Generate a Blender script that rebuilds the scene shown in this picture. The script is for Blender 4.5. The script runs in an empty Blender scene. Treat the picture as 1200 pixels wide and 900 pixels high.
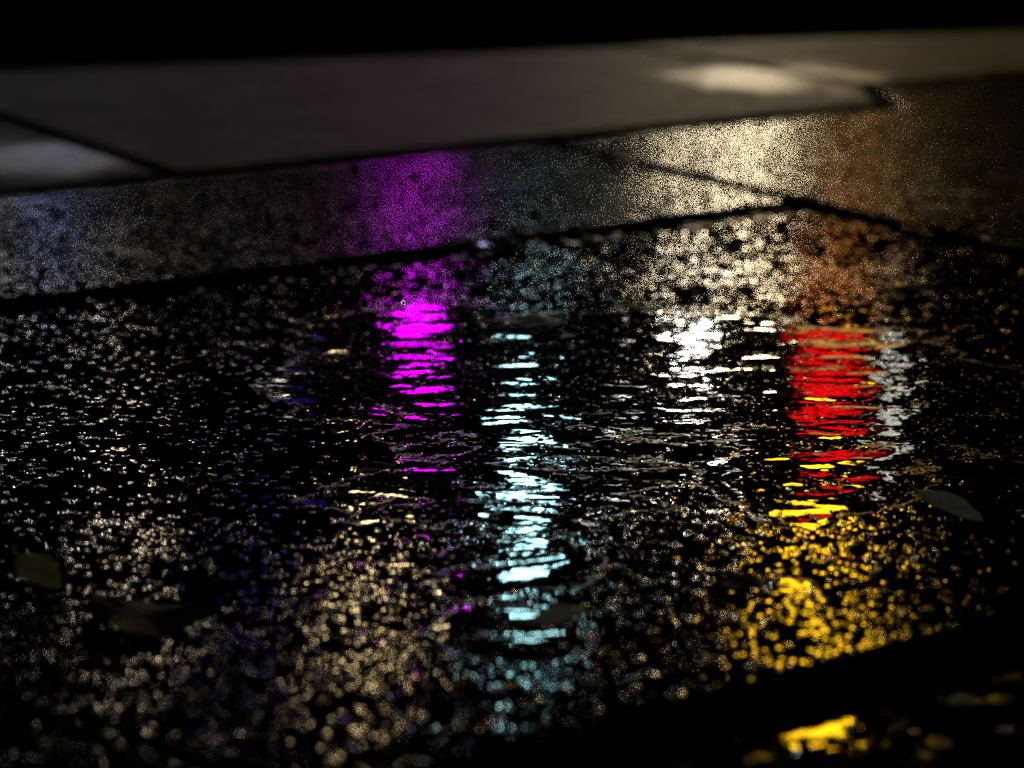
import bpy, bmesh, math, random
from mathutils import Vector, Matrix, noise

# World axes: X runs along the kerb / joints of the paving, Y across the pavement
# towards the road and the shop fronts on its far side, Z up. Metres.
random.seed(7)
scene = bpy.context.scene
C = scene.collection
R = math.radians

# ------------------------------------------------------------------ helpers
def tag(o, label=None, cat=None, group=None, kind=None):
    if label: o['label'] = label
    if cat: o['category'] = cat
    if group: o['group'] = group
    if kind: o['kind'] = kind
    return o

def mesh_obj(name, verts, faces, mat, parent=None, smooth=False, loc=(0, 0, 0), rot=(0, 0, 0)):
    me = bpy.data.meshes.new(name)
    me.from_pydata([tuple(v) for v in verts], [], faces)
    me.update()
    if mat: me.materials.append(mat)
    if smooth:
        me.polygons.foreach_set('use_smooth', [True] * len(me.polygons))
    o = bpy.data.objects.new(name, me)
    C.objects.link(o)
    o.parent = parent
    o.location = loc
    o.rotation_euler = rot
    return o

def empty(name, loc, rz=0.0):
    o = bpy.data.objects.new(name, None)
    o.empty_display_size = .1
    C.objects.link(o)
    o.location = loc
    o.rotation_euler = (0, 0, rz)
    return o

class MB:
    """collects boxes and tubes into one mesh"""
    def __init__(s): s.v, s.f = [], []
    def box(s, x0, x1, y0, y1, z0, z1):
        n = len(s.v)
        s.v += [(x0,y0,z0),(x1,y0,z0),(x1,y1,z0),(x0,y1,z0),(x0,y0,z1),(x1,y0,z1),(x1,y1,z1),(x0,y1,z1)]
        s.f += [tuple(n+i for i in q) for q in ((0,3,2,1),(4,5,6,7),(0,1,5,4),(1,2,6,5),(2,3,7,6),(3,0,4,7))]
        return s
    def lathe(s, prof, seg=24, c=(0, 0, 0)):
        n = len(s.v)
        for r, z in prof:
            for k in range(seg):
                a = 2*math.pi*k/seg
                s.v.append((c[0]+r*math.cos(a), c[1]+r*math.sin(a), c[2]+z))
        for i in range(len(prof)-1):
            for k in range(seg):
                k2 = (k+1) % seg
                s.f.append((n+i*seg+k, n+i*seg+k2, n+(i+1)*seg+k2, n+(i+1)*seg+k))
        s.f.append(tuple(n+k for k in reversed(range(seg))))
        s.f.append(tuple(n+(len(prof)-1)*seg+k for k in range(seg)))
        return s
    def build(s, name, mat, parent=None, **k):
        return mesh_obj(name, s.v, s.f, mat, parent, **k)

# ------------------------------------------------------------------ materials
def new_mat(name):
    m = bpy.data.materials.new(name)
    m.use_nodes = True
    nt = m.node_tree
    return m, nt, nt.nodes['Principled BSDF']

def plain(name, col, rough=.6, metal=0.0, spec=.5):
    m, nt, p = new_mat(name)
    n = nt.nodes.new('ShaderNodeTexNoise'); n.inputs['Scale'].default_value = 9; n.inputs['Detail'].default_value = 6
    r = nt.nodes.new('ShaderNodeMapRange'); r.inputs['To Min'].default_value = .75; r.inputs['To Max'].default_value = 1.25
    tc = nt.nodes.new('ShaderNodeTexCoord')
    nt.links.new(tc.outputs['Object'], n.inputs['Vector'])
    nt.links.new(n.outputs['Fac'], r.inputs['Value'])
    mx = nt.nodes.new('ShaderNodeVectorMath'); mx.operation = 'SCALE'; mx.inputs[0].default_value = col
    nt.links.new(r.outputs['Result'], mx.inputs['Scale'])
    nt.links.new(mx.outputs['Vector'], p.inputs['Base Color'])
    p.inputs['Roughness'].default_value = rough
    p.inputs['Metallic'].default_value = metal
    p.inputs['Specular IOR Level'].default_value = spec
    return m

def lit(name, col, power):
    m, nt, p = new_mat(name)
    p.inputs['Base Color'].default_value = (*[.6*c for c in col], 1)
    p.inputs['Emission Color'].default_value = (*col, 1)
    p.inputs['Emission Strength'].default_value = power
    return m

class NT:
    """tiny node-writing helper"""
    def __init__(s, nt): s.nt = nt
    def val(s, sock, v):
        if isinstance(v, bpy.types.NodeSocket): s.nt.links.new(v, sock)
        else: sock.default_value = v
    def math(s, op, a, b=0.0, c=None, clamp=False):
        n = s.nt.nodes.new('ShaderNodeMath'); n.operation = op; n.use_clamp = clamp
        s.val(n.inputs[0], a); s.val(n.inputs[1], b)
        if c is not None: s.val(n.inputs[2], c)
        return n.outputs[0]
    def noise(s, vec, scale, detail=2, rough=.5, dist=0.0):
        n = s.nt.nodes.new('ShaderNodeTexNoise'); n.noise_dimensions = '3D'
        s.val(n.inputs['Vector'], vec); n.inputs['Scale'].default_value = scale
        n.inputs['Detail'].default_value = detail; n.inputs['Roughness'].default_value = rough
        n.inputs['Distortion'].default_value = dist
        return n.outputs['Fac']
    def vor(s, vec, scale, rnd=1.0):
        n = s.nt.nodes.new('ShaderNodeTexVoronoi'); n.voronoi_dimensions = '2D'; n.feature = 'F1'
        s.val(n.inputs['Vector'], vec); n.inputs['Scale'].default_value = scale
        n.inputs['Randomness'].default_value = rnd
        sep = s.nt.nodes.new('ShaderNodeSeparateColor')
        s.nt.links.new(n.outputs['Color'], sep.inputs['Color'])
        return n.outputs['Distance'], sep.outputs
    def rng(s, v, a, b, c=0.0, d=1.0, smooth=False):
        n = s.nt.nodes.new('ShaderNodeMapRange')
        if smooth: n.interpolation_type = 'SMOOTHSTEP'
        s.val(n.inputs['Value'], v)
        n.inputs['From Min'].default_value = a; n.inputs['From Max'].default_value = b
        n.inputs['To Min'].default_value = c; n.inputs['To Max'].default_value = d
        return n.outputs['Result']
    def offs(s, vec, o):
        n = s.nt.nodes.new('ShaderNodeVectorMath'); n.operation = 'ADD'
        s.val(n.inputs[0], vec); n.inputs[1].default_value = o
        return n.outputs[0]

def wet_stone(name, base, grain=95.0, grain_h=.001, water=(-.0004, .0009), wave_h=.0003, wave=(34, 95), swell=0.0,
              chop=0.0, tall=6.0, rough_wet=.06, rough_dry=.06, spec=.5, dull=0.0, film=.2, puddles=(), damp=None, mottle=0.0, wet=(),
              mid=.0016, disp=False):
    """exposed-grain concrete: rounded grains standing out of a thin, rippled film of water"""
    m, nt, p = new_mat(name)
    N = NT(nt)
    tc = nt.nodes.new('ShaderNodeTexCoord')
    P = tc.outputs['Object']
    # grains: one dome per cell, each of its own height
    d1, c1 = N.vor(P, grain)
    d2, c2 = N.vor(N.offs(P, (3.1, 7.7, 0)), grain*1.9)
    def domes(d, c, h):
        r = N.math('MULTIPLY', d, 1/.9)
        g = N.math('SUBTRACT', 1.0, N.math('MULTIPLY', r, r))
        hh = N.rng(c[0], 0, 1, .3, 1.0)
        tall_ = N.math('MULTIPLY', N.math('POWER', c[2], 14.0), tall)   # a few stand well proud
        return N.math('MULTIPLY', N.math('MULTIPLY', g, N.math('ADD', hh, tall_)), h)
    g = N.math('MAXIMUM', domes(d1, c1, grain_h), domes(d2, c2, grain_h*.62))
    mp = nt.nodes.new('ShaderNodeMapping')                # long low ridges left by the float, across the slab at a slant
    mp.inputs['Rotation'].default_value = (0, 0, R(33))
    nt.links.new(P, mp.inputs['Vector'])
    m2 = nt.nodes.new('ShaderNodeVectorMath'); m2.operation = 'MULTIPLY'; m2.inputs[1].default_value = (.50, 1, 1)
    nt.links.new(mp.outputs['Vector'], m2.inputs[0])
    Q = m2.outputs[0]
    if swell:                                              # the slab itself is not quite flat
        g = N.math('ADD', g, N.math('MULTIPLY', N.math('SUBTRACT', N.noise(N.offs(P, (2, 9, 4)), 11, 2, .5), .5), swell*2))
    if chop:                                               # shallow dents a few centimetres wide
        g = N.math('ADD', g, N.math('MULTIPLY', N.math('SUBTRACT', N.noise(Q, 24, 1.5, .5, .3), .5), chop*2))
    # the film of water: gathered in the dips of the slab, level but for small ripples
    low = N.noise(P, 1.7, 3, .55)
    if puddles:
        low = N.math('MULTIPLY', N.math('SUBTRACT', low, .5), 1.35)
        acc = None
        for (px, py, pr) in puddles:
            v = nt.nodes.new('ShaderNodeVectorMath'); v.operation = 'DISTANCE'
            nt.links.new(P, v.inputs[0]); v.inputs[1].default_value = (px, py, 0)
            f = N.rng(v.outputs['Value'], pr*.35, pr*1.5, .88, -.15)
            acc = f if acc is None else N.math('MAXIMUM', acc, f)
        low = N.math('ADD', low, acc)
    lvl = N.rng(low, .25, .75, water[0], water[1], True)
    rip = N.noise(Q, wave[0], 1, .4, .25)
    rip2 = N.noise(N.offs(P, (5, 1, 2)), wave[1], 1, .4)
    wav = N.math('ADD', N.math('MULTIPLY', N.math('SUBTRACT', rip, .5), wave_h*2), N.math('MULTIPLY', N.math('SUBTRACT', rip2, .5), wave_h*.22))
    wtr = N.math('ADD', lvl, wav)
    sm = nt.nodes.new('ShaderNodeMath'); sm.operation = 'SMOOTH_MAX'
    nt.links.new(g, sm.inputs[0]); nt.links.new(wtr, sm.inputs[1]); sm.inputs[2].default_value = .0005*film
    h = sm.outputs[0]
    if disp:                                              # real relief on a fine mesh
        b = nt.nodes.new('ShaderNodeDisplacement')
        b.inputs['Midlevel'].default_value = mid
        b.inputs['Scale'].default_value = 1.0
        nt.links.new(h, b.inputs['Height'])
        nt.links.new(b.outputs['Displacement'], nt.nodes['Material Output'].inputs['Displacement'])
        m.displacement_method = 'BOTH'
    else:
        b = nt.nodes.new('ShaderNodeBump')
        b.inputs['Strength'].default_value = 1.0
        b.inputs['Distance'].default_value = 1.0
        nt.links.new(h, b.inputs['Height'])
        nt.links.new(b.outputs['Normal'], p.inputs['Normal'])
    # colour: mixed aggregate and blotches of old dirt
    tone = N.math('MULTIPLY', N.rng(c1[1], 0, 1, .6, 1.4), N.rng(N.noise(P, 4.5, 6, .6), .35, .65, .55, 1.4))
    if mottle:                                            # old stains a hand wide
        tone = N.math('MULTIPLY', tone, N.rng(N.noise(N.offs(P, (4, 2, 6)), 3.2, 4, .65, .6), .38, .62, 1-.6*mottle*.8, 1+.6*mottle))
    sc = nt.nodes.new('ShaderNodeVectorMath'); sc.operation = 'SCALE'; sc.inputs[0].default_value = base
    nt.links.new(tone, sc.inputs['Scale'])
    nt.links.new(sc.outputs['Vector'], p.inputs['Base Color'])
    out = N.rng(N.math('SUBTRACT', g, wtr), -.0001, .0002, 0, 1)       # 0 under water, 1 bare grain
    if wet:                                               # parts of the slab still washed clean and wet, the rest grimy
        w_ = None
        for (px, py, pr) in wet:
            v = nt.nodes.new('ShaderNodeVectorMath'); v.operation = 'DISTANCE'
            nt.links.new(P, v.inputs[0]); v.inputs[1].default_value = (px, py, 0)
            f = N.rng(v.outputs['Value'], pr*.2, pr*1.6, 1, 0)
            w_ = f if w_ is None else N.math('MAXIMUM', w_, f)
        w_ = N.math('ADD', w_, N.math('MULTIPLY', N.math('SUBTRACT', N.noise(P, 11, 5, .65), .5), 2.0), clamp=True)
        dull = N.rng(w_, 0, 1, dull, .52)
    matte = N.math('MULTIPLY', N.math('LESS_THAN', c1[1], dull), out)  # bare grains that carry grime, no film
    rgh = N.math('ADD', N.math('MULTIPLY', out, rough_dry-rough_wet), rough_wet)
    if damp:                                              # an otherwise dull slab with one shiny damp patch
        v = nt.nodes.new('ShaderNodeVectorMath'); v.operation = 'DISTANCE'
        nt.links.new(P, v.inputs[0]); v.inputs[1].default_value = (damp[0], damp[1], 0)
        q = N.math('ADD', N.rng(v.outputs['Value'], damp[2]*.3, damp[2], .5, -.25), N.math('MULTIPLY', N.math('SUBTRACT', N.noise(P, 5, 5, .6), .5), 1.6))
        q = N.rng(q, .0, .5, 0, 1, True)
        rgh = N.math('ADD', N.math('MULTIPLY', q, damp[3]-rough_wet), rgh)
        sp = N.rng(q, 0, 1, spec, .5)
        nt.links.new(sp, p.inputs['Specular IOR Level'])
    else:
        nt.links.new(N.rng(matte, 0, 1, spec, .0), p.inputs['Specular IOR Level'])
        rgh = N.math('ADD', rgh, N.math('MULTIPLY', matte, .5))
    nt.links.new(rgh, p.inputs['Roughness'])
    p.inputs['IOR'].default_value = 1.34
    return m

M = {}
M['near'] = wet_stone('wet_exposed_aggregate', (.010, .0095, .0088), grain=122, grain_h=.00038, water=(-.0012, .00092), wave_h=.0014, wave=(19, 55), swell=.0005, chop=.0008, dull=.86, rough_wet=.022, rough_dry=.024, disp=True, puddles=((1.92, 2.46, .48), (1.60, 2.42, .36), (1.40, 2.12, .32), (2.0, 2.25, .40), (1.70, 1.98, .21), (1.72, 2.92, .24), (1.52, 2.62, .24), (1.25, 1.92, .17), (1.84, 2.08, .22), (1.14, 1.75, .10), (1.60, 1.88, .09), (1.45, 1.70, .05)), wet=((1.34, 1.98, .12), (1.16, 1.69, .14), (1.58, 1.84, .16), (1.42, 1.62, .14), (2.45, 2.85, .18), (.97, 1.73, .15), (1.12, 2.00, .10), (1.05, 1.87, .12), (.94, 2.20, .08), (.83, 1.90, .14), (.78, 1.78, .08), (1.80, 3.0, .12), (2.15, 3.1, .2)))
M['mid'] = wet_stone('wet_fine_concrete', (.018, .0165, .014), grain=140, grain_h=.00040, water=(-.0012, .0001), wave_h=.0003, dull=.74, rough_wet=.17, rough_dry=.17)
M['far'] = wet_stone('damp_concrete', (.048, .051, .025), grain=60, grain_h=.0016, water=(-.001, .0004), wave_h=.0004, swell=.002, rough_wet=.5, rough_dry=.6, spec=.05, mottle=1.2, damp=(4.04, 4.88, .46, .31))
M['far_blue'] = wet_stone('damp_concrete_corner', (.048, .051, .025), grain=60, grain_h=.0016, water=(-.001, .0004), wave_h=.0004, swell=.002, rough_wet=.5, rough_dry=.6, spec=.05, mottle=1.2, damp=(1.86, 4.72, .45, .22))
M['gutter'] = wet_stone('wet_asphalt', (.006, .006, .006), grain=50, grain_h=.002, water=(-.003, .0034), wave_h=.0004, chop=.0010, dull=.9, rough_wet=.06, rough_dry=.3, film=.5, puddles=((1.28, 1.445, .16),))
M['grout'] = plain('dark_wet_grit', (.012, .011, .010), .9, spec=.1)
M['silt'] = wet_stone('wet_silt', (.010, .009, .008), grain=75, grain_h=.002, water=(-.002, .0006), dull=.85, rough_wet=.1, rough_dry=.3)
M['kerb'] = plain('dark_kerb_face', (.012, .012, .012), .85, spec=.15)
M['road'] = plain('old_asphalt', (.004, .004, .0045), 1.0, spec=.0)
M['wall'] = plain('dark_brick_render', (.010, .009, .008), .95, spec=.1)
M['frame'] = plain('dark_painted_frame', (.02, .02, .022), .5)
M['steel'] = plain('painted_steel', (.03, .033, .035), .45, .6)

# ------------------------------------------------------------------ ground
def slab(name, outline, mat, top=0.0, depth=.07, r=.012, rag=.006, label=None):
    """a cast slab: outline in X/Y, slightly ragged, rounded arris"""
    pts = []
    n = len(outline)
    for i in range(n):
        a, b = Vector(outline[i]), Vector(outline[(i+1) % n])
        L = (b-a).length
        k = max(2, int(min(L, 6) / .02))
        for j in range(k):
            p = a.lerp(b, j/k)
            w = 0 if j == 0 else 1
            nn = Vector((-(b-a).y, (b-a).x)).normalized()
            q = Vector((p.x, p.y, top*10))
            d = noise.noise(q*5.0)*rag + noise.noise(q*23.0)*rag*.9 + max(0, noise.noise(q*12.0)-.25)*rag*5
            pts.append((p + nn*d*w))
    m_ = len(pts)
    nor = []
    for i in range(m_):
        e = pts[(i+1) % m_] - pts[i-1]
        nor.append(Vector((-e.y, e.x)).normalized())      # inward for a CCW outline
    verts, faces = [], []
    K = 4
    for k in range(K+1):                                  # top ring first, then down the arris
        a = k/K*math.pi/2
        for i in range(m_):
            q = pts[i] + nor[i]*r*(1-math.sin(a))
            verts.append((q.x, q.y, top - r*(1-math.cos(a))))
    for i in range(m_):
        verts.append((pts[i].x, pts[i].y, top-depth))
    for k in range(K+1):
        for i in range(m_):
            j = (i+1) % m_
            faces.append((k*m_+i, (k+1)*m_+i, (k+1)*m_+j, k*m_+j))
    faces.append(tuple(range(m_)))
    o = mesh_obj(name, verts, faces, mat)
    for q in o.data.polygons: q.use_smooth = len(q.vertices) == 4
    tag(o, label, None, None, 'structure')
    return o

def fine_slab(name, x0, x1, y0, y1, mat, step, xf, top=0.0, depth=.2, r=.012, label=None):
    """a rectangular slab as one fine sheet with rounded, slightly ragged edges, dense from xf on"""
    import numpy as np
    xs = np.concatenate([np.linspace(x0, xf, int((xf-x0)/.008), endpoint=False), np.linspace(xf, x1, int((x1-xf)/step))])
    ys = np.linspace(y0, y1, int((y1-y0)/step))
    k = 7                                                  # edge loops rolled over the arris, then the side
    ex = np.concatenate([np.full(1, xs[0]), xs, np.full(1, xs[-1])])
    ey = np.concatenate([np.full(1, ys[0]), ys, np.full(1, ys[-1])])
    X, Y = np.meshgrid(ex, ey)
    dist = np.minimum.reduce([X-x0, x1-X, Y-y0, y1-Y])
    t = np.clip(1-dist/r, 0, 1)
    Z = top - r*(1-np.sqrt(np.clip(1-t*t, 0, 1)))
    rag = lambda q, s: .0022*np.sin(q*9+s)+.0016*np.sin(q*23+2*s)+.001*np.sin(q*61+s)+.0007*np.sin(q*139+s)
    edge = np.clip(1-dist/.05, 0, 1)
    Y = Y + edge*np.where(Y > (y0+y1)/2, rag(X, 1.), rag(X, 3.))
    X = X + edge*np.where(X > (x0+x1)/2, rag(Y, 5.), 0)
    Z[0, :] = Z[-1, :] = top-depth
    Z[:, 0] = Z[:, -1] = top-depth
    ny, nx = X.shape
    co_ = np.stack([X, Y, Z], -1).reshape(-1, 3).astype(np.float32)
    i = np.arange((ny-1)*(nx-1)); a = (i//(nx-1))*nx + i % (nx-1)
    q = np.stack([a, a+1, a+nx+1, a+nx], -1).astype(np.int32).ravel()
    me = bpy.data.meshes.new(name)
    me.vertices.add(nx*ny); me.vertices.foreach_set('co', co_.ravel())
    me.loops.add(len(q)); me.loops.foreach_set('vertex_index', q)
    me.polygons.add(len(i)); me.polygons.foreach_set('loop_start', (np.arange(len(i))*4).astype(np.int32))
    me.polygons.foreach_set('use_smooth', np.ones(len(i), bool))
    me.update(calc_edges=True); me.validate()
    me.materials.append(mat)
    o = bpy.data.objects.new(name, me); C.objects.link(o)
    tag(o, label, None, None, 'structure')
    return o

GAP = .018
YB, YA = 3.37, 4.33          # the two long joints
XC = 2.885                   # the crosswise joint on the right
fine_slab('pavement', -1.5, XC-GAP, 1.51, YB-.042, M['near'], .002, .4, 0.0, .2, .012,
     label='large wet dark slab filling the middle, mirroring the coloured lights')
slab('pavement', [(-2.2, YB+.028), (XC-.02, YB+.028), (XC-.02, YA-.03), (-2.2, YA-.03)], M['mid'], .008, .2, .010,
     label='narrow wet slab behind the main one, catching the purple light')
slab('pavement', [(XC+.028, 1.51), (9, 1.51), (9, 4.58), (4.165, 4.59), (3.985, 4.30), (XC+.028, YA-.03)], M['mid'], .006, .2, .010,
     label='wet slab on the right beyond the diagonal joint, lit cream and orange')
slab('pavement', [(1.985, YA+.022), (3.96, YA+.022), (4.14, 4.64), (4.17, 5.72), (1.985, 6.28)], M['far'], .016, .2, .014,
     label='pale dull slab at the back with a straight dark far edge')
slab('pavement', [(-1, YA+.022), (1.955, YA+.022), (1.955, 6.29), (-1, 7.0)], M['far_blue'], .012, .2, .014,
     label='small corner of pale slab at the far left with a bluish sheen')
slab('pavement', [(4.20, 4.64), (11, 4.64), (11, 3.98), (4.20, 5.80)][:2] + [(11, 4.7), (7.5, 4.9), (4.20, 5.79)], M['far'], .016, .2, .014,
     label='pale slab at the back right corner fading into black')

bed = MB(); bed.box(-4, 11, 1.53, 5.0, -.25, -.03)
tag(bed.build('joint_bed', M['grout'], loc=(0, 0, 0)), None, None, None, 'structure')
def joint_fill(a, b, w, z0, amp, seed):
    """grit and silt washed into a joint: an uneven strip that lies lower or higher along its length"""
    a, b = Vector(a), Vector(b); L = (b-a).length; d = (b-a)/L; nrm = Vector((-d.y, d.x))
    n, k = int(L/.008), 9
    v, f = [], []
    for i in range(n+1):
        c = a + d*(L*i/n)
        for j in range(k):
            o_ = (j/(k-1)-.5)*w
            q = c + nrm*o_
            nz = noise.noise(Vector((q.x*4+seed, q.y*4, 1)))*1.1 + noise.noise(Vector((q.x*21, q.y*21+seed, 3)))*.6 + noise.noise(Vector((q.x*90, q.y*90, seed)))*.3
            v.append((q.x, q.y, z0 + amp*nz))
    for i in range(n):
        for j in range(k-1):
            f.append((i*k+j, (i+1)*k+j, (i+1)*k+j+1, i*k+j+1))
    tag(mesh_obj('joint_fill', v, f, M['silt'], None, True), None, None, None, 'structure')
joint_fill((-1.4, YB-.007), (XC, YB-.007), .085, -.011, .009, 1)
joint_fill((2.52, YB-.007), (XC-.01, YB-.007), .082, -.002, .002, 6)
joint_fill((-1.4, YA-.004), (4.1, YA-.004), .060, -.004, .010, 2)
joint_fill((XC+.004, 4.31), (XC+.004, 1.6), .052, -.012, .008, 3)
joint_fill((1.97, 4.33), (1.97, 6.2), .038, -.008, .010, 4)
joint_fill((4.03, 4.28), (4.185, 4.62), .05, -.004, .008, 7)
joint_fill((4.185, 4.6), (4.185, 5.7), .040, -.006, .012, 5)
# lower wet gutter on the camera's side of the kerb
tag(mesh_obj('gutter', [(-6, -6, -.034), (12, -6, -.034), (12, 1.55, -.034), (-6, 1.55, -.034)], [(0, 1, 2, 3)], M['gutter']), None, None, None, 'structure')
# the road beyond, one big sheet reaching out under everything
tag(mesh_obj('road', [(-300, -300, -.26), (300, -300, -.26), (300, 300, -.26), (-300, 300, -.26)], [(0, 1, 2, 3)], M['road']), None, None, None, 'structure')

# ------------------------------------------------------------------ street on the far side of the road
WY = 16.0
w = MB(); w.box(-14, 34, WY+.45, WY+9, -.26, 12.0)
bld = w.build('shop_building', M['wall'])
tag(bld, 'long dark building across the street that carries the lit signs', 'building')
cb = MB(); cb.box(-14.2, 34.2, WY+.2, WY+.46, 11.7, 12.15); cb.box(-14, 34, WY+.3, WY+.455, 4.05, 4.2)
cb.build('cornice', M['frame'], bld)

def sign(name, x0, x1, z0, z1, col, power, label, cat='sign', y=WY):
    root = empty(name, ((x0+x1)/2, y, z0))
    tag(root, label, cat)
    wd, hg = (x1-x0)/2, z1-z0
    MB().box(-wd, wd, .02, .14, 0, hg).build('sign_box', M['frame'], root)
    f = MB(); f.box(-wd+.04, wd-.04, 0, .017, .04, hg-.04)
    f.build('lit_panel', lit(name+'_glow', col, power), root)
    for z in (.2*hg, .8*hg):
        MB().box(-.03, .03, .14, .455, z-.03, z+.03).build('bracket', M['steel'], root)
    return root

def neon(name, n, x0, x1, z0, z1, col, power, label):
    """a dark board with n upright-stacked horizontal glass tubes"""
    root = empty(name, ((x0+x1)/2, WY, z0)); tag(root, label, 'sign')
    wd, hg = (x1-x0)/2, z1-z0
    MB().box(-wd-.08, wd+.08, .05, .14, -.08, hg+.08).build('back_board', M['frame'], root)
    for z in (.2*hg, .8*hg):
        MB().box(-.03, .03, .14, .455, z-.03, z+.03).build('bracket', M['steel'], root)
    gm = lit(name+'_glow', col, power)
    for i in range(n):
        z = hg*(i+.5)/n; t = MB(); r = hg/n*.22
        t.lathe([(r*.5, -wd+.02), (r*.9, -wd+.04), (r, -wd+.07), (r, wd-.07), (r*.9, wd-.04), (r*.5, wd-.02)], 12)
        o = t.build('neon_tube', gm, root, smooth=True)
        o.location = (0, .05-r-.01, z); o.rotation_euler = (0, R(90), 0)
    return root

def window(name, x0, x1, z0, z1, col, power, label, nx=2, nz=2):
    root = empty(name, ((x0+x1)/2, WY+.30, z0))
    tag(root, label, 'window')
    wd, hg = (x1-x0)/2, z1-z0
    p = MB(); p.box(-wd, wd, .06, .10, 0, hg)
    p.build('pane', lit(name+'_glow', col, power), root)
    f = MB()
    f.box(-wd-.07, -wd, 0, .15, -.07, hg+.07); f.box(wd, wd+.07, 0, .15, -.07, hg+.07)
    f.box(-wd, wd, 0, .15, -.07, 0); f.box(-wd, wd, 0, .15, hg, hg+.07)
    for i in range(1, nx): x = -wd+2*wd*i/nx; f.box(x-.02, x+.02, .02, .058, 0, hg)
    for i in range(1, nz): z = hg*i/nz; f.box(-wd, wd, .03, .056, z-.02, z+.02)
    f.build('frame', M['frame'], root)
    return root

neon('purple_sign', 4, 9.22, 9.66, 2.75, 3.65, (.66, .0, .85), 39, 'magenta lit shop sign mirrored in the upper middle of the paving')
sign('cyan_sign', 10.32, 10.76, 5.05, 6.2, (.44, .90, .95), 24, 'tall pale cyan lit sign mirrored in the centre of the paving')
neon('red_sign', 4, 13.70, 14.40, 4.05, 5.2, (1.0, .004, .006), 6.5, 'red lit sign mirrored on the right above the yellow')
sign('yellow_sign', 13.5, 14.45, 6.5, 8.7, (1.0, .545, .008), 20, 'golden yellow lit sign mirrored on the right below the red')
sign('strip_light', 14.82, 14.95, 4.2, 5.9, (1.0, .95, .8), 8, 'narrow upright white strip lamp mirrored beside the red', 'lamp')
window('shop_window', 12.3, 13.7, 1.8, 2.9, (1.0, .82, .52), 42, 'bright cream shop window mirrored in the upper right of the paving', 3, 1)
window('orange_window', 13.95, 15.1, 2.25, 3.8, (1.0, .6, .14), 1.6, 'dim orange window mirrored right of the bright cream one', 2, 1)
window('flat_window', 8.85, 9.3, 5.95, 6.7, (1.0, .74, .34), 30, 'warm gold upstairs window mirrored at the bottom left of centre')
window('flat_window', 6.75, 7.1, 5.0, 5.6, (1.0, .78, .5), 24, 'warm pale upstairs window mirrored at the lower left')
window('blue_window', 7.68, 8.42, 4.9, 6.45, (.12, .05, 1.0), 0.3, 'faint deep blue window between the two warm ones')
window('side_window', 5.2, 5.95, 2.2, 3.5, (1.0, .9, .68), 1.2, 'dull cream shop window mirrored at the far left edge')
window('pale_blue_window', 6.15, 6.55, 1.5, 2.1, (.22, .36, 1.0), 7, 'small pale blue window mirrored at the upper left')

# street lamp with a round globe, standing at the front of the far pavement
sl = empty('street_lamp', (10.44, 13.5, -.26))
tag(sl, 'white globe street lamp mirrored as one clear white blob', 'lamp')
MB().lathe([(.11, 0), (.11, .5), (.06, .6), (.045, 3.40), (.08, 3.42), (.08, 3.525)]).build('post', M['steel'], sl, smooth=True)
gl = MB(); prof = [(0.10*math.sin(math.pi*i/14)+1e-4, 3.64-0.10*math.cos(math.pi*i/14)) for i in range(15)]
gl.lathe(prof); gl.build('globe', lit('lamp_globe', (1, .97, .9), 70), sl, smooth=True)

# unseen lamp added behind the camera to brighten the leaves from the near side
pl = empty('street_lamp', (-1.6, -3.2, -.26))
tag(pl, 'unseen tall lamp added on the near side to light the fallen leaves', 'lamp')
MB().lathe([(.10, 0), (.10, .6), (.055, .7), (.04, 5.0)]).build('post', M['steel'], pl, smooth=True)
MB().box(-.05, .9, -.05, .05, 5.0, 5.06).build('arm', M['steel'], pl)
hd = MB(); hd.box(.45, 1.0, -.16, .16, 4.90, 4.995); hd.build('lamp_head', M['frame'], pl)
ln = MB(); ln.box(.50, .95, -.12, .12, 4.86, 4.895); ln.build('lens', lit('added_lamp_lens', (1, .95, .84), 55), pl)

# small bare bulbs on wall arms: each grain of the paving mirrors them as one bright speck
def bulb(x, z, col, power, label, r=.085):
    root = empty('wall_lamp', (x, WY+.44, z)); tag(root, label, 'lamp')
    MB().box(-.02, .02, -.30, 0, .085, .115).build('arm', M['steel'], root)
    cup = MB(); cup.lathe([(.03, .10), (.05, .07), (.065, .035), (.06, .036), (.02, .09)], 16, (0, -.30, 0)); cup.build('cap', M['steel'], root)
    g = MB(); g.lathe([(r*math.sin(math.pi*i/10)+1e-4, -r*math.cos(math.pi*i/10)) for i in range(11)], 16, (0, -.30, -.02))
    g.build('bulb', lit('bulb_glow', col, power), root, smooth=True)
bulb(5.55, 4.05, (1, .95, .86), 60, 'white wall lamp outermost on the left of the facade')
bulb(6.15, 3.95, (1, .94, .84), 45, 'warm white wall lamp above the dull cream shop window')
bulb(6.72, 3.9, (1, .94, .84), 40, 'warm white wall lamp below the warm pale window')
bulb(7.95, 4.0, (1, .92, .8), 14, 'faint warm wall lamp beneath the blue window')
bulb(11.75, 5.3, (1, .95, .86), 14, 'white wall lamp above and left of the globe street lamp')
bulb(12.85, 6.0, (1, .95, .86), 16, 'white wall lamp just left of the yellow sign')

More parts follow.
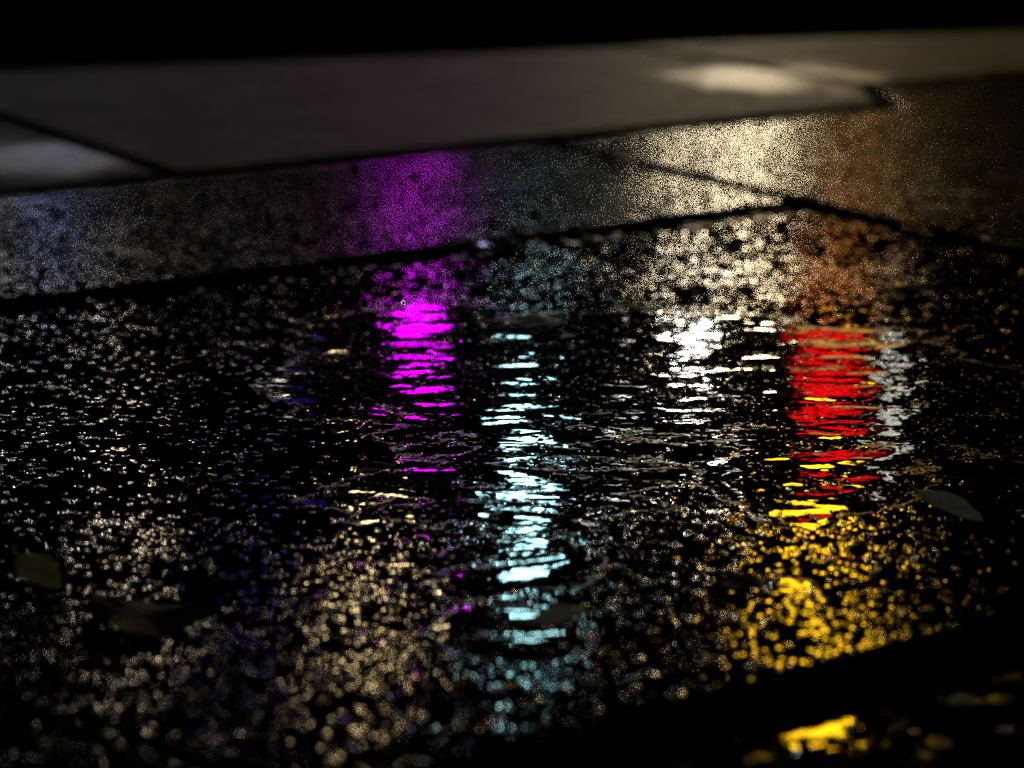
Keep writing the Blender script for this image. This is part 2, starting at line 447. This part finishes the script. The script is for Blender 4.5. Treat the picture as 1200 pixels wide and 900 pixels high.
# ------------------------------------------------------------------ leaves
def leaf_mat(name, col, rough=.45):
    m, nt, p = new_mat(name); N = NT(nt)
    tc = nt.nodes.new('ShaderNodeTexCoord')
    t = N.rng(N.noise(tc.outputs['Object'], 60, 5, .6), .3, .7, .6, 1.3)
    sc = nt.nodes.new('ShaderNodeVectorMath'); sc.operation = 'SCALE'; sc.inputs[0].default_value = col
    nt.links.new(t, sc.inputs['Scale']); nt.links.new(sc.outputs['Vector'], p.inputs['Base Color'])
    p.inputs['Roughness'].default_value = rough
    p.inputs['Specular IOR Level'].default_value = .3
    return m
M['leaf_grey'] = leaf_mat('grey_green_leaf', (.42, .42, .36), .6)
M['leaf_olive'] = leaf_mat('olive_leaf', (.30, .28, .12), .6)
M['leaf_pale'] = leaf_mat('pale_leaf', (.5, .48, .28), .5)
M['leaf_dark'] = leaf_mat('sodden_dark_leaf', (.012, .010, .008), .8)

def leaf(x, y, L, W, rz, mat, label, z=.004, curl=.08, prop=0.0):
    root = None
    nu, nv = 18, 8
    v, f = [], []
    for i in range(nu+1):
        u = i/nu
        wd = W/2*(math.sin(math.pi*u**.85)**.8)*(1+.04*math.sin(23*u)) + .0004
        for j in range(nv+1):
            t = -1+2*j/nv
            px = (u-.5)*L
            py = wd*t
            pz = abs(t)**1.3*wd*.25 + curl*L*((u-.5)**2) + .0012*math.sin(9*u+3*t)
            v.append((px, py, pz))
    k = nv+1
    for i in range(nu):
        for j in range(nv):
            f.append((i*k+j, (i+1)*k+j, (i+1)*k+j+1, i*k+j+1))
    top = len(v)
    v += [(a, b, c-.0006) for a, b, c in v]
    f += [tuple(top+q for q in reversed(g)) for g in f[:]]
    rim = [i*k for i in range(nu+1)] + [nu*k+j for j in range(1, nv+1)] + [i*k+nv for i in range(nu-1, -1, -1)] + [j for j in range(nv-1, 0, -1)]
    for a, b in zip(rim, rim[1:]+rim[:1]): f.append((a, a+top, b+top, b))
    o = mesh_obj('leaf', v, f, mat, None, True, (x, y, z))
    side = Vector((math.cos(R(-33)), math.sin(R(-33)), 0))  # far edge propped up on the grains
    o.rotation_euler = (Matrix.Rotation(prop, 3, side) @ Matrix.Rotation(rz, 3, 'Z')).to_euler()
    tag(o, label, 'leaf', 'fallen leaves on the wet paving')
    s = MB()
    zc = curl*L*.25
    n0 = len(s.v); seg = 6
    path = [(-L*.5+.004, 0, zc), (-L*.58, .001, zc*.9), (-L*.68, .004, zc*.5+.001), (-L*.78, .009, .001)]
    for i, q in enumerate(path):
        r = .0011-.0001*i
        for a in range(seg):
            s.v.append((q[0], q[1]+r*math.cos(a*2*math.pi/seg), q[2]+r*math.sin(a*2*math.pi/seg)))
    for i in range(len(path)-1):
        for a in range(seg):
            b = (a+1) % seg
            s.f.append((i*seg+a, i*seg+b, (i+1)*seg+b, (i+1)*seg+a))
    s.build('stalk', mat, o, smooth=True)
    return o

leaf(.79, 2.11, .070, .038, R(-76), M['leaf_olive'], 'broad olive leaf lying at the left edge of the wet slab', .018, .05, R(22))
leaf(1.18, 1.73, .060, .026, R(-11), M['leaf_grey'], 'slim grey leaf under the cyan reflection, low in the middle', .010, .05, R(15))
leaf(1.73, 1.76, .082, .031, R(-71), M['leaf_grey'], 'grey oval leaf on dark paving right of the yellow reflection', .019, .05, R(22))
leaf(1.86, 2.81, .105, .036, R(-36), M['leaf_grey'], 'slim leaf between the purple and cyan reflections near the top', .008, .04, R(4))
def dark_patch_leaf(x, y, L, rz, mat, label, z):
    n = 90; v = [(0, 0, .004)]; f = []
    for ring in range(1, 7):
        q = ring/6
        for k in range(n):
            a = 2*math.pi*k/n
            rr = .62+.30*abs(math.cos(2.5*a))**1.6+.07*math.sin(11*a+1)+.05*math.sin(17*a)
            rr *= 1-.25*max(0, -math.cos(a))
            r_ = q*rr*L/2
            v.append((r_*math.cos(a), r_*math.sin(a)*.72, .004+.010*q*q*math.sin(3*a+.8)+.0025*q*math.sin(5*a)))
    for k in range(n): f.append((0, 1+k, 1+(k+1) % n))
    for ring in range(5):
        for k in range(n):
            k2 = (k+1) % n
            f.append((1+ring*n+k, 1+(ring+1)*n+k, 1+(ring+1)*n+k2, 1+ring*n+k2))
    o = mesh_obj('leaf', v, f, mat, None, True, (x, y, z), (0, 0, rz))
    so = o.modifiers.new('thickness', 'SOLIDIFY'); so.thickness = .0008
    tag(o, label, 'leaf', 'fallen leaves on the wet paving')
    st = MB(); st.lathe([(.0016, 0), (.0013, .05)], 8); k = st.build('stalk', mat, o, smooth=True)
    k.location = (-L*.28, 0, .004); k.rotation_euler = (0, R(-88), 0)
    return o
dark_patch_leaf(.83, 1.965, .17, R(-40), M['leaf_dark'], 'large black leaf added for the dark patch beside the olive leaf, low on the left', .0055)  # added shape standing in for a dark patch that reflects no light
leaf(2.494, 2.657, .085, .05, R(-35), M['leaf_dark'], 'black leaf right of the red reflection', .0045, .03)
leaf(2.186, 2.857, .075, .035, R(-28), M['leaf_dark'], 'black leaf just above the white lamp reflection', .0045, .03)
leaf(1.289, 2.278, .05, .03, R(10), M['leaf_dark'], 'small black leaf below the purple reflection', .0045, .03)
leaf(1.398, 1.716, .05, .026, R(-20), M['leaf_dark'], 'small black leaf left of the yellow reflection', .0045, .03)
M['leaf_glint'] = leaf_mat('glint_leaf', (.03, .03, .02), .10)
leaf(2.145, 3.325, .125, .034, R(-26), M['leaf_glint'], 'narrow glossy leaf added along the long black joint to give a pale cyan glint', .011, .01, R(2.6))  # added as a reflector, tilted so the joint's lip mirrors the cyan sign
leaf(1.428, 1.425, .028, .013, R(-18), M['leaf_pale'], 'tiny pale leaf in the dark gutter at the lower right corner', -.027, .05, R(12))

M['pebble'] = plain('wet_pebble', (.06, .055, .05), .06)
M['twig'] = plain('wet_twig', (.05, .04, .03), .12)

def pebble(x, y, z, r, seed, label):
    bm = bmesh.new(); bmesh.ops.create_icosphere(bm, subdivisions=3, radius=1)
    for v in bm.verts:
        n = 1+.22*noise.noise(v.co*1.3+Vector((seed*3.7, 1, 2)))+.06*noise.noise(v.co*3.1+Vector((seed, 5, 2)))
        v.co = Vector((v.co.x*1.25*n, v.co.y*n, v.co.z*.62*n))*r
    me = bpy.data.meshes.new('pebble'); bm.to_mesh(me); bm.free()
    me.materials.append(M['pebble']); me.polygons.foreach_set('use_smooth', [True]*len(me.polygons))
    o = bpy.data.objects.new('pebble', me); C.objects.link(o)
    o.location = (x, y, z+.5*r); o.rotation_euler = (0, 0, seed*1.3)
    tag(o, label, 'pebble', 'wet grit on the paving')
    return o
pebble(1.36, 3.345, -.010, .012, 1, 'wet pebble leftmost in the long black joint')
pebble(1.515, 3.395, .006, .008, 2, 'small pebble on the lip of the long black joint, second from the left')
pebble(1.679, 3.320, -.006, .011, 3, 'wet pebble in the long black joint midway to the purple reflection')
pebble(1.790, 3.345, -.008, .009, 4, 'pebble in the long black joint just left of the purple reflection')
pebble(2.529, 2.481, .001, .009, 5, 'pebble on black paving at the far right')
pebble(1.799, 2.871, .001, .008, 6, 'pebble on the paving right of the purple reflection')
pebble(1.335, 1.410, -.034, .007, 7, 'pebble in the gutter below the kerb, right of the yellow streak')
pebble(1.250, 1.440, -.034, .006, 8, 'pebble in the gutter at the left end of the yellow streak')
pebble(2.896, 4.02, .004, .012, 9, 'pebble by the diagonal joint above the cyan reflection')

def twig(a, b, r, label, bow=.004, cat='twig'):
    a, b = Vector(a), Vector(b); L = (b-a).length
    v, f = [], []; seg, n = 8, 14
    for i in range(n+1):
        t = i/n; c = a.lerp(b, t) - a
        c += Vector((0, 0, bow*math.sin(math.pi*t))) + Vector((.003*math.sin(7*t), .003*math.cos(5*t)-.003, 0))
        rr = r*(1-.45*t)*(1+.15*math.sin(17*t))
        if i in (0, n): rr *= .5
        d = (b-a).normalized(); s1 = d.cross(Vector((0, 0, 1))).normalized(); s2 = s1.cross(d)
        for k in range(seg):
            q = 2*math.pi*k/seg
            v.append(c + s1*rr*math.cos(q) + s2*rr*math.sin(q))
    for i in range(n):
        for k in range(seg):
            k2 = (k+1) % seg
            f.append((i*seg+k, i*seg+k2, (i+1)*seg+k2, (i+1)*seg+k))
    f.append(tuple(reversed(range(seg)))); f.append(tuple(n*seg+k for k in range(seg)))
    o = mesh_obj('twig', v, f, M['twig'], None, True, a)
    tag(o, label, cat, 'twigs lying on the ground')
    return o
twig((2.86, 3.08, .006), (2.855, 2.96, .005), .004, 'wet twig in the diagonal joint at the right glinting orange')
twig((1.825, 2.765, .004), (1.875, 2.735, .004), .003, 'short glossy twig added at the near edge of the slim leaf for a pale cyan glint', .001)  # added to make the bright rim along the leaf's edge
# water standing in the gutter below the kerb
M['water'], _nt, _p = new_mat('clear_dark_water')
_p.inputs['Base Color'].default_value = (.004, .004, .004, 1); _p.inputs['Roughness'].default_value = .03; _p.inputs['IOR'].default_value = 1.34
_N = NT(_nt); _tc = _nt.nodes.new('ShaderNodeTexCoord'); _b = _nt.nodes.new('ShaderNodeBump')
_b.inputs['Strength'].default_value = 1.0; _b.inputs['Distance'].default_value = 1.0
_nt.links.new(_N.math('MULTIPLY', _N.noise(_tc.outputs['Object'], 35, 1, .4), .0004), _b.inputs['Height'])
_nt.links.new(_b.outputs['Normal'], _p.inputs['Normal'])
def pool(x, y, z, L, W, rz, seed):
    n = 48; v = [(0, 0, .0006)]; f = []
    for q in (.8, 1.0):
        for k in range(n):
            a = 2*math.pi*k/n
            rr = q*(1+.16*math.sin(2*a+seed)+.10*math.sin(3*a+2*seed)+.05*math.sin(7*a+seed))
            v.append((L/2*rr*math.cos(a)*(1-.1*math.sin(a)), W/2*rr*math.sin(a)*(1+.45*math.cos(a+math.pi)), .0006 if q < 1 else -.001))
    for k in range(n):
        k2 = (k+1) % n
        f += [(0, 1+k, 1+k2), (1+k, 1+n+k, 1+n+k2, 1+k2)]
    tag(mesh_obj('water', v, f, M['water'], None, True, (x, y, z), (0, 0, rz)), None, None, None, 'structure')
pool(1.258, 1.408, -.030, .075, .022, R(-24), 1.0)
pool(1.309, 1.430, -.030, .024, .018, R(-45), 2.0)
pool(1.345, 1.395, -.030, .020, .016, R(-30), 4.0)
pool(1.195, 1.470, -.030, .014, .016, R(-30), 3.0)

# ------------------------------------------------------------------ night sky and a trace of moonlight
wd = bpy.data.worlds.new('World'); scene.world = wd; wd.use_nodes = True
nt = wd.node_tree
sky = nt.nodes.new('ShaderNodeTexSky'); sky.sky_type = 'NISHITA'; sky.sun_disc = False
sky.sun_elevation = R(2); sky.sun_rotation = R(200)
nt.links.new(sky.outputs['Color'], nt.nodes['Background'].inputs['Color'])
nt.nodes['Background'].inputs['Strength'].default_value = .0006

# ------------------------------------------------------------------ camera
cam = bpy.data.cameras.new('camera'); co = bpy.data.objects.new('camera', cam); C.objects.link(co)
co.location = (0, 0, .8)
co.rotation_euler = (R(90-14.8), 0, R(-33))
cam.sensor_width = 36; cam.lens = 2650/1200*36
cam.clip_start = .05; cam.clip_end = 800
cam.dof.use_dof = True
cam.dof.focus_distance = 2.85
cam.dof.aperture_fstop = (cam.lens/1000)/.034
cam.dof.aperture_blades = 0
scene.camera = co

vs = scene.view_settings
vs.view_transform = 'Standard'; vs.look = 'None'; vs.gamma = 1; vs.exposure = 0
cy = scene.cycles
cy.use_denoising = True; cy.denoising_prefilter = 'NONE'
cy.use_adaptive_sampling = False
cy.sample_clamp_indirect = 10; cy.sample_clamp_direct = 0
cy.max_bounces = 4
